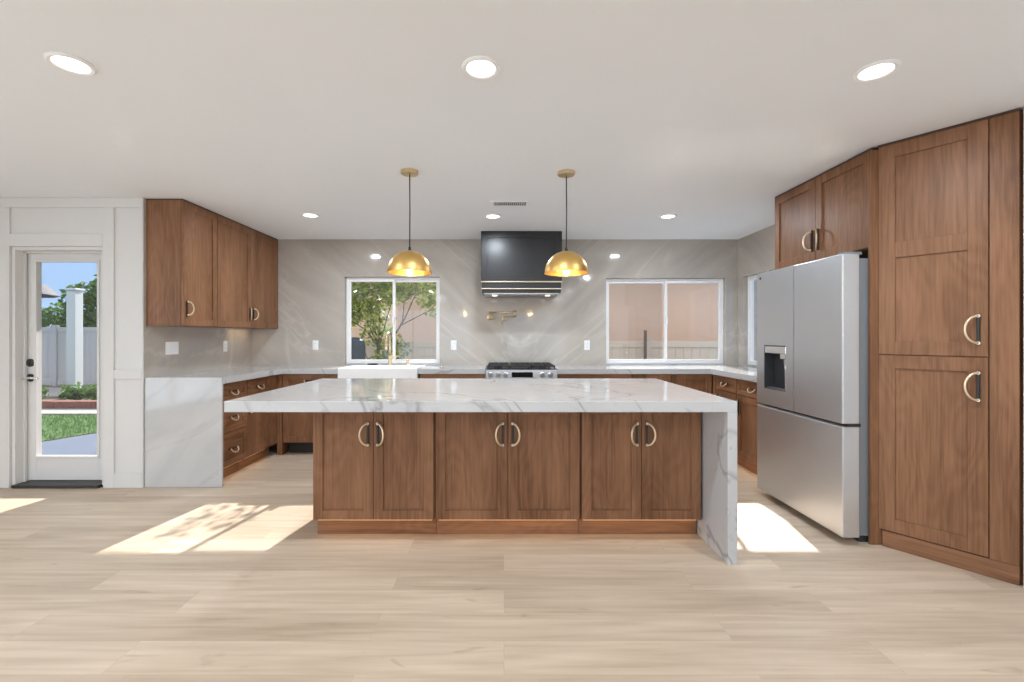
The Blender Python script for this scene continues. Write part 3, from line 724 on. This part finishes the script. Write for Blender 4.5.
t = thing('pot_filler', 'brass folding pot filler on the stone wall above the range', 'pot filler', (-.17, YB, 1.50))
m = MB(); m.lathe([(0, 0), (.032, 0), (.032, .008), (.016, .014), (.016, .05), (0, .05)], (0, -.001, 0), 24, ROTX(PI/2)); m.tube([(0, -.045, -.03), (0, -.045, .07)], .013); m.build('wall_mount', M['brass'], t)
m = MB(); m.tube([(0, -.045, .055), (.30, -.16, .055)], .0085); m.build('arm', M['brass'], t)
m = MB(); m.tube([(.30, -.16, .075), (.30, -.16, -.0)], .014); m.tube([(.325, -.16, .055), (.30, -.16, .055)], .007); m.build('joint', M['brass'], t)
m = MB(); m.tube([(.30, -.16, .006), (.17, -.225, .006), (.155, -.23, .0), (.15, -.235, -.02), (.15, -.235, -.085)], .0085); m.tube([(.15, -.235, -.085), (.15, -.235, -.105)], .012); m.tube([(.15, -.235, -.03), (.20, -.24, -.03)], .006); m.build('spout', M['brass'], t)
m = MB(); m.tube([(0, -.045, -.015), (.0, -.1, -.015), (.06, -.12, -.015)], .006); m.build('lever', M['brass'], t)

# ------------------------------------------------------------------ sink and tap
t = thing('farmhouse_sink', 'white apron-front farmhouse sink under the left window', 'sink', (-1.762, 4.802, 0))
SW = .842; zt = .936; zb_ = .672
m = MB(); w_ = .03
m.box(0, SW, 0, .035, zb_, zt, .008)
m.box(0, w_, .035, .505, zb_+.0, zt, .004); m.box(SW-w_, SW, .035, .505, zb_, zt, .004); m.box(w_, SW-w_, .475, .505, zb_, zt, .004); m.box(w_, SW-w_, .035, .475, zb_, zb_+.03)
m.build('basin', M['ceramic'], t)
MB().lathe([(0, 0), (.045, 0), (.045, .003), (.02, .004), (0, .002)], (SW/2, .3, zb_+.03), 24).build('drain', M['chrome'], t)
t = thing('kitchen_faucet', 'tall brass gooseneck faucet behind the sink', 'faucet', (-1.352, 5.385, ZC))
m = MB(); m.lathe([(0, 0), (.027, 0), (.027, .006), (.02, .014), (.0185, .09), (.022, .094), (.022, .115), (.013, .12), (0, .12)], (0, 0, .0005), 24); m.build('base', M['brass'], t)
pts = [(0, 0, .11), (0, 0, .30)]+[(0, -.085+.085*math.cos(a), .30+.085*math.sin(a)) for a in [PI*k/12 for k in range(1, 13)]]+[(0, -.17, .24)]
m = MB(); m.tube(pts, .0125, 14); m.tube([(0, -.17, .26), (0, -.17, .19)], .016, 14); m.build('spout', M['brass'], t)
m = MB(); m.tube([(-.03, 0, .105), (.03, 0, .105), (.085, -.0, .112), (.10, -.0, .115)], [.013, .013, .007, .006]); m.build('lever', M['brass'], t)
t = thing('soap_dispenser', 'short brass soap dispenser to the right of the tall faucet', 'soap dispenser', (-1.14, 5.385, ZC))
MB().lathe([(0, 0), (.02, 0), (.02, .006), (.012, .012), (.012, .035), (.016, .04), (.016, .07), (0, .074)], (0, 0, .0005), 20).build('body', M['brass'], t)
MB().tube([(0, 0, .066), (0, -.05, .068), (0, -.065, .058)], .006).build('nozzle', M['brass'], t)
o = MB(); o.lathe([(0, 0), (.05, 0), (.066, .02), (.062, .024), (.046, .006), (0, .006)], (0, 0, .0005), 28)  # small dark round form of unknown use
o = o.build('dark_dish', M['black'], None, (-1.56, 5.39, ZC)); tag(o, 'low dark round dish on the worktop behind the sink', 'soap dish')

# ------------------------------------------------------------------ pendants, downlights, vent
def pendant():
    t = thing('pendant_lamp', 'gold dome pendant lamp', 'pendant lamp', (0, 0, H), 0, 'gold dome pendants over the island')
    m = MB(); m.lathe([(0, -.001), (.060, -.001), (.060, -.022), (.056, -.026), (0, -.026)], seg=36)
    for a in (PI*.9, PI*1.9): m.lathe([(0, 0), (.005, 0), (.005, .004), (0, .005)], (.06*math.cos(a), .06*math.sin(a), -.012), 10, ROTZ(a) @ ROTY(PI/2))
    m.build('canopy', M['brass'], t)
    MB().tube([(0, 0, -.026), (0.002, 0, -.28), (0, 0, -.545)], .0042, 8).build('cord', M['cord'], t)
    MB().lathe([(0, -.535), (.009, -.537), (.011, -.56), (.016, -.575), (0, -.576)], seg=16).build('cord_grip', M['black'], t)
    r = .153; zc = -.716; prof = []
    for k in range(0, 19):
        a = R(4+k*(86/18)); prof.append((r*math.sin(a), zc+r*math.cos(a)))
    prof += [(r+.003, zc), (r+.003, zc-.004), (r-.002, zc-.004)]
    for k in range(18, -1, -1):
        a = R(4+k*(86/18)); prof.append(((r-.003)*math.sin(a), zc+(r-.003)*math.cos(a)))
    MB().lathe(prof, seg=56, cap=False).build('shade', M['gold'], t)
    MB().lathe([(0, -.577), (.018, -.578), (.018, -.635), (0, -.636)], seg=20).build('socket', M['brass'], t)
    MB().lathe([(0, -.636), (.012, -.638), (.013, -.66), (.021, -.69), (.023, -.708), (.017, -.730), (0, -.738)], seg=24).build('bulb', M['bulb'], t)
    l = bpy.data.lights.new('pendant_light', 'POINT'); l.energy = 2.2; l.color = (1, .72, .36); l.shadow_soft_size = .03
    lo = bpy.data.objects.new('pendant_light', l); C.objects.link(lo); lo.parent = t; lo.location = (0, 0, -.79)
    return t
p1 = pendant(); p1.location = (-.665, 3.20, H+.0); p1['label'] = 'gold dome pendant lamp over the left half of the island, before the window'
p2 = copy_tree(p1); p2.location = (.442, 3.22, H); p2['label'] = 'gold dome pendant lamp over the right half of the island, before the hood'

def downlight(rad):
    t = thing('downlight', 'round recessed ceiling light', 'downlight', (0, 0, H), 0)
    MB().lathe([(rad*.74, -.001), (rad, -.001), (rad, -.006), (rad*.9, -.012), (rad*.76, -.009), (rad*.74, -.003)], seg=48, cap=False).build('trim_ring', M['plate'], t)
    MB().lathe([(0, -.004), (rad*.75, -.004), (rad*.75, -.002), (0, -.002)], seg=40).build('diffuser', M['lamp'], t)
    area_light('downlight_light', (0, 0, -.0135), (0, 0, 0), rad*1.4, rad*1.4, P_DOWN, (.84, .93, 1.02), t, 'DISK')
    return t
base = downlight(.083); first = True
DL = [(-1.846, 1.936, 'big round ceiling light nearest the camera, above the glass door side', 1), (-.0995, 1.965, 'big round ceiling light nearest the camera, in front of the pendants', 1), (1.628, 1.987, 'big round ceiling light nearest the camera, above the pantry side', 1),
      (-1.86, 4.36, 'small far ceiling light beside the left wall cabinets', 0), (-.107, 4.40, 'small far ceiling light in front of the black hood', 0), (1.59, 4.40, 'small far ceiling light above the wide right window', 0)]
for k, (x, y, lab, near) in enumerate(DL):
    o = base if k == 0 else copy_tree(base)
    o.location = (x, y, H); o['label'] = lab; o['group'] = 'near ceiling lights' if near else 'far ceiling lights'
for x in (-3.8, -1.88, -.10, 1.63):  # unseen lamps added for more brightness in the room
    for y in (-.6, -2.8):
        o = copy_tree(base); o.location = (x, y, H); o['label'] = 'added unseen ceiling light filling the room from behind the camera'; o['group'] = 'added fill lights behind the camera'
t = thing('ceiling_vent', 'white slotted air vent in the ceiling before the hood', 'vent', (.045, 3.98, H))
m = MB(); w2, d2 = .165, .075
m.box(-w2, w2, -d2, -d2+.018, -.008, -.001, .002); m.box(-w2, w2, d2-.018, d2, -.008, -.001, .002); m.box(-w2, -w2+.03, -d2+.018, d2-.018, -.008, -.001); m.box(w2-.018, w2, -d2+.018, d2-.018, -.008, -.001)
m.build('frame', M['plate'], t)
MB().box(-w2+.03, w2-.018, -d2+.018, d2-.018, -.003, -.001).build('dark_duct', M['darkplastic'], t)
for k in range(15):
    x = -w2+.036+k*.0182; m = MB(); m.box(x, x+.0075, -d2+.018, d2-.018, -.009, -.004); m.build('slat', M['plate'], t)

# ------------------------------------------------------------------ outlets and switches
def plate_unit(label, cat, name, loc, rz, gang, kind):
    t = thing(name, label, cat, loc, rz)
    w = .070+.046*(gang-1)
    MB().box(-w/2, w/2, -.007, -.0005, -.058, .058, .003).build('cover_plate', M['plate'], t)
    for k in range(gang):
        x = (k-(gang-1)/2)*.046
        m = MB(); m.box(x-.0165, x+.0165, -.0095, -.0065, -.034, .034, .001); m.build('rocker' if kind == 's' else 'socket_face', M['plate'], t)
    if kind == 'o':
        m = MB()
        for z in (-.019, .019):
            m.box(-.0075, -.0055, -.0100, -.0094, z-.005, z+.005); m.box(.0055, .0075, -.0100, -.0094, z-.005, z+.005)
        m.build('slots', M['black'], t)
    return t
plate_unit('white triple light switch plate on the stone beside the peninsula', 'light switch', 'light_switch', (XL, 4.14, 1.165), PI/2, 3, 's')
plate_unit('white outlet on the left stone wall under the corner wall cabinet', 'outlet', 'wall_outlet', (XL, 4.93, 1.165), PI/2, 1, 'o')
plate_unit('white outlet on the back wall left of the sink window', 'outlet', 'wall_outlet', (-2.27, YB, 1.165), 0, 1, 'o')
plate_unit('white outlet on the back wall between sink window and range', 'outlet', 'wall_outlet', (-.605, YB, 1.165), 0, 1, 'o')
plate_unit('white outlet on the back wall between range and wide window', 'outlet', 'wall_outlet', (1.0, YB, 1.165), 0, 1, 'o')

# ------------------------------------------------------------------ outside
GZ = -.12
M['conc'] = plain('shade_toned_concrete', (.10, .13, .19), .8, noise=.12, scale=4)  # darkened and blued so the colour carries the patio's shade
M['curb'] = plain('pale_concrete', (.32, .31, .30), .85, noise=.1, scale=12)
M['grass'] = plain('lawn_soil', (.05, .12, .025), .9, noise=.5, scale=30)
M['blade'] = leaf_mat('grass_blades', (.05, .12, .03), (.11, .20, .055))
M['earth'] = plain('garden_earth', (.10, .075, .055), .95, noise=.4, scale=20)
M['brick'] = plain('red_brick', (.22, .095, .075), .85, noise=.25, scale=8)
M['fence'] = plain('white_fence_vinyl', (.56, .56, .56), .5, noise=.03, scale=6)
M['fence2'] = plain('beige_fence_boards', (.66, .57, .46), .6, noise=.05, scale=6)
M['pink'] = plain('pink_stucco', (.84, .60, .45), .95, noise=.06, scale=40, bump=.4)
M['roof'] = plain('grey_roof_tile', (.10, .10, .11), .8, noise=.3, scale=15)
M['bark'] = plain('tree_bark', (.12, .085, .06), .9, noise=.3, scale=30)
M['leaf'] = leaf_mat('tree_leaves', (.08, .17, .025), (.46, .52, .11))
M['leaf2'] = leaf_mat('dark_tree_leaves', (.035, .10, .02), (.13, .25, .05))
M['teal'] = plain('dark_blue_barrel', (.012, .035, .06), .5, noise=.5, scale=30)
M['post'] = plain('pale_upright_paint', (.55, .60, .63), .6)

mb = MB()
mb.prism([(-16, 3.97), (-3.17, 3.97), (-3.17, 5.61), (8, 5.61), (8, 7.2), (-5.55, 7.2), (-6.5, 5.0), (-16, 4.6)], GZ-.1, GZ)
struct('ground_patio', mb, M['conc'])
mb = MB(); mb.prism([(-16, 4.601), (-6.501, 5.001), (-5.551, 7.201), (8, 7.201), (8, 30), (-16, 30)], GZ-.1, GZ-.004)
struct('ground', mb, M['earth'])
mb = MB(); mb.prism([(-15.9, 4.7), (-6.55, 5.05), (-5.62, 7.2), (-5.2, 8.0), (-15.9, 8.0)], GZ-.0035, GZ+.003)
lawn = mb
for k in range(9000):
    y = random.uniform(5.0, 7.95); x = random.uniform(-9.5, -5.3)
    if x > -6.5+(y-5.0)*.43: continue
    h = random.uniform(.03, .07); a = random.uniform(0, PI); w = .006
    dx, dy = math.cos(a)*w, math.sin(a)*w; lx, ly = random.uniform(-.02, .02), random.uniform(-.02, .02)
    lawn.mi = 1; lawn.quads([[(x-dx, y-dy, GZ), (x+dx, y+dy, GZ), (x+lx, y+ly, GZ+h)]])
o = lawn.build('lawn_grass', [M['grass'], M['blade']]); tag(o, 'green lawn seen through the glass door', 'lawn', kind='stuff')
struct('ground_curb', MB().box(-15.5, -5.0, 8.001, 8.55, GZ-.1, GZ+.03, .01), M['curb'])
struct('ground_strip', MB().box(-15.5, -4.8, 10.4, 12.2, GZ-.1, GZ+.02), M['curb'])
# brick edging: every brick its own part
t = thing('brick_edging', 'row of red bricks edging the planting bed beyond the lawn', 'brick edging', (-9.5, 8.56, GZ))
b0 = None
for k in range(42):
    if b0 is None: b0 = MB().box(.003, .097, 0, .2, 0, .16, .006).build('brick', M['brick'], t); o = b0
    else: o = b0.copy(); C.objects.link(o); o.parent = t; o.location = (k*.1, 0, random.uniform(-.006, .006))

def leaves(mb, centers, n, size, flat=.6):
    for k in range(n):
        c, r = random.choice(centers)
        v = Vector((random.gauss(0, 1), random.gauss(0, 1), random.gauss(0, 1))).normalized()*(random.random()**.45)
        p = Vector(c)+Vector((v.x*r, v.y*r, v.z*r*.85))
        d = Vector((random.gauss(0, 1), random.gauss(0, 1), random.gauss(-.3, .6))).normalized(); s = size*random.uniform(.6, 1.3)
        u = d.cross(Vector((random.gauss(0, 1), random.gauss(0, 1), random.gauss(0, 1)))).normalized()*s*.32
        a = p-d*s*.5; b = p+d*s*.5; f = d.cross(u).normalized()*s*.08
        mb.quads([[a, p+u+f, b, p-u+f]])
def branchy(mb, base, ends, r0):
    for e in ends:
        b = Vector(base); e = Vector(e); m1 = b.lerp(e, .35)+Vector((random.uniform(-.08, .08), random.uniform(-.08, .08), .1)); m2 = b.lerp(e, .7)+Vector((random.uniform(-.1, .1), random.uniform(-.1, .1), .08))
        mb.tube([b, m1, m2, e], [r0, r0*.7, r0*.45, r0*.2], 7)
# tree outside the sink window
t = thing('garden_tree', 'leafy green tree outside the sink window before the pale fence', 'tree', (-2.05, 7.35, GZ))
tr = MB(); tops = [(-.55, .1, 2.15), (-.3, -.1, 2.3), (.05, .2, 2.35), (-.6, 0, 1.75), (-.15, .1, 1.85), (.3, .0, 2.2), (.65, .1, 2.15), (.95, .15, 1.95), (.85, 0, 2.3)]
tr.tube([(0, 0, 0), (.03, 0, .5), (.0, .02, .9), (.02, 0, 1.3)], [.035, .03, .026, .022], 8); tr.tube([(.06, .03, 0), (.1, .03, .6), (.16, .0, 1.2), (.3, 0, 1.7)], [.028, .024, .02, .014], 8)
branchy(tr, (.02, 0, 1.2), tops[:6], .014); branchy(tr, (.16, 0, 1.2), tops[6:], .016); branchy(tr, (.0, 0, .75), [(.25, .05, 1.5), (-.3, .05, 1.35), (.6, 0, 1.3)], .010)
tw = [(.55, .1, 2.75), (.9, .0, 2.8), (.2, .1, 2.7), (.75, .1, 3.0)]
branchy(tr, (.5, .05, 2.0), tw, .008)
for e in tops: branchy(tr, e, [(e[0]+random.uniform(-.35, .35), e[1]+random.uniform(-.2, .2), e[2]+random.uniform(-.1, .15)) for _ in range(3)], .006)
tr.build('trunk', M['bark'], t)
lf = MB(); leaves(lf, [(Vector(e), .36) for e in tops[:6]]*3+[(Vector(e), .34) for e in tops[6:]]+[((.02, 0, 1.45), .3), ((.1, 0, 1.0), .26), ((.25, 0, .85), .22), ((.3, 0, 1.2), .25)], 6200, .075)
leaves(lf, [(Vector(e), .24) for e in tw], 170, .075)
lf.build('foliage', M['leaf'], t)
# neighbouring house
t = thing('neighbour_house', 'pink stucco house wall filling the view beyond the kitchen windows', 'house', (0, 0, 0))
MB().box(-3.7, 9.0, 10.2, 14.5, GZ, 2.85).build('wall', M['pink'], t)
m = MB(); m.prism([(9.75, 2.86), (15, 2.86), (12.4, 3.75)], -4.0, 9.4, mat=Matrix(((0, 0, 1, 0), (1, 0, 0, 0), (0, 1, 0, 0), (0, 0, 0, 1)))); m.build('roof', M['roof'], t)
# fences
def fence(name, label, x0, x1, y, h, n, mt='fence'):
    t = thing(name, label, 'fence', (x0, y, GZ)); L_ = x1-x0; step = L_/n
    for k in range(n+1):
        MB().box(k*step-.055, k*step+.055, -.06, .06, 0, h+.06, .006).build('post', M[mt], t)
    for k in range(n):
        m = MB(); a, b = k*step+.056, (k+1)*step-.056
        m.box(a, b, -.03, .03, h-.12, h, .004); m.box(a, b, -.03, .03, .05, .19, .004)
        nb = max(1, int((b-a)/.15)); bw = (b-a)/nb
        for q in range(nb): m.box(a+q*bw+.002, a+(q+1)*bw-.002, -.012, .012, .19, h-.12, .002)
        m.build('panel', M[mt], t)
    return t
fence('vinyl_fence', 'pale board fence along the side yard behind the kitchen windows', -4.6, 7.6, 8.6, 1.30, 5, 'fence2')
fence('vinyl_fence', 'white garden fence across the yard beyond the glass door', -15, -4.75, 12.6, 1.64, 4)
o = MB(); o.tube([(0, 0, 0), (0, 0, 1.5)], .03, 8); o = o.build('metal_post', M['bark'], None, (2.62, 8.42, GZ)); tag(o, 'thin dark post before the fence in the wide window', 'post')
o = MB(); o.lathe([(0, 0), (.15, 0), (.155, .05), (.155, .62), (.165, .64), (.155, .66), (.155, 1.25), (.14, 1.33), (.08, 1.37), (0, 1.38)], seg=28)
o = o.build('water_barrel', M['teal'], None, (-2.22, 6.75, GZ)); tag(o, 'dark blue upright barrel at the left edge of the sink window', 'barrel')
# things seen through the glass door
t = thing('pale_upright', 'pale square upright standing beyond the planting bed outside the glass door', 'post', (-9.72, 10.28, GZ))  # pale square shaft with a cap, identity open
MB().box(-.10, .10, -.10, .10, 0, 2.42, .01).build('shaft', M['post'], t); MB().box(-.125, .125, -.125, .125, 2.421, 2.47, .01).build('cap', M['post'], t)
def shrub(label, x, y, r, n):
    t = thing('shrub', label, 'shrub', (x, y, GZ)); m = MB(); branchy(m, (0, 0, 0), [(random.uniform(-r, r)*.6, random.uniform(-r, r)*.6, r*random.uniform(.7, 1.2)) for _ in range(5)], .012); m.build('stems', M['bark'], t)
    m = MB(); leaves(m, [((0, 0, r*.8), r*.8), ((r*.5, 0, r*.6), r*.55), ((-r*.5, 0, r*.6), r*.55)], n, .09); m.build('foliage', M['leaf2'], t)
shrub('low leafy shrub at the left of the bed outside the glass door', -9.85, 9.4, .34, 420)
shrub('low leafy shrub in front of the pale upright outside the glass door', -8.95, 9.5, .30, 380)
shrub('low leafy shrub at the right of the bed outside the glass door', -8.25, 9.3, .32, 400)
def big_tree(label, x, y, ends, r, n, size):
    t = thing('tree', label, 'tree', (x, y, GZ)); m = MB(); m.tube([(0, 0, 0), (.1, 0, 1.2), (0, .1, 2.2)], [.16, .13, .10], 10); branchy(m, (0, .1, 2.0), ends, .07); m.build('trunk', M['bark'], t)
    m = MB(); leaves(m, [(e, r) for e in ends], n, size); m.build('foliage', M['leaf2'], t)
big_tree('broad dark green tree rising over the fence beyond the glass door', -13.2, 15.2, [(-1.6, 0, 1.9), (-.7, 0, 2.6), (.1, .3, 3.1), (.9, 0, 3.3), (1.5, 0, 2.6), (.3, 0, 2.1), (1.9, .2, 3.6), (1.3, 0, 1.9), (-.8, 0, 1.7), (2.4, 0, 2.4), (2.4, 0, 3.2)], .72, 7200, .17)
t = thing('dark_canopy', 'dark canopy corner at the left of the glass door view', 'canopy', (-12.2, 11.0, GZ))  # dark dome on a pole, identity open
MB().tube([(0, 0, 0), (0, 0, 2.75)], .03).build('pole', M['bark'], t)
MB().lathe([(.02, 2.86), (.4, 2.8), (.8, 2.68), (1.05, 2.42), (1.04, 2.40), (.78, 2.64), (.4, 2.76), (.02, 2.82)], seg=10, cap=False).build('canopy', M['roof'], t)
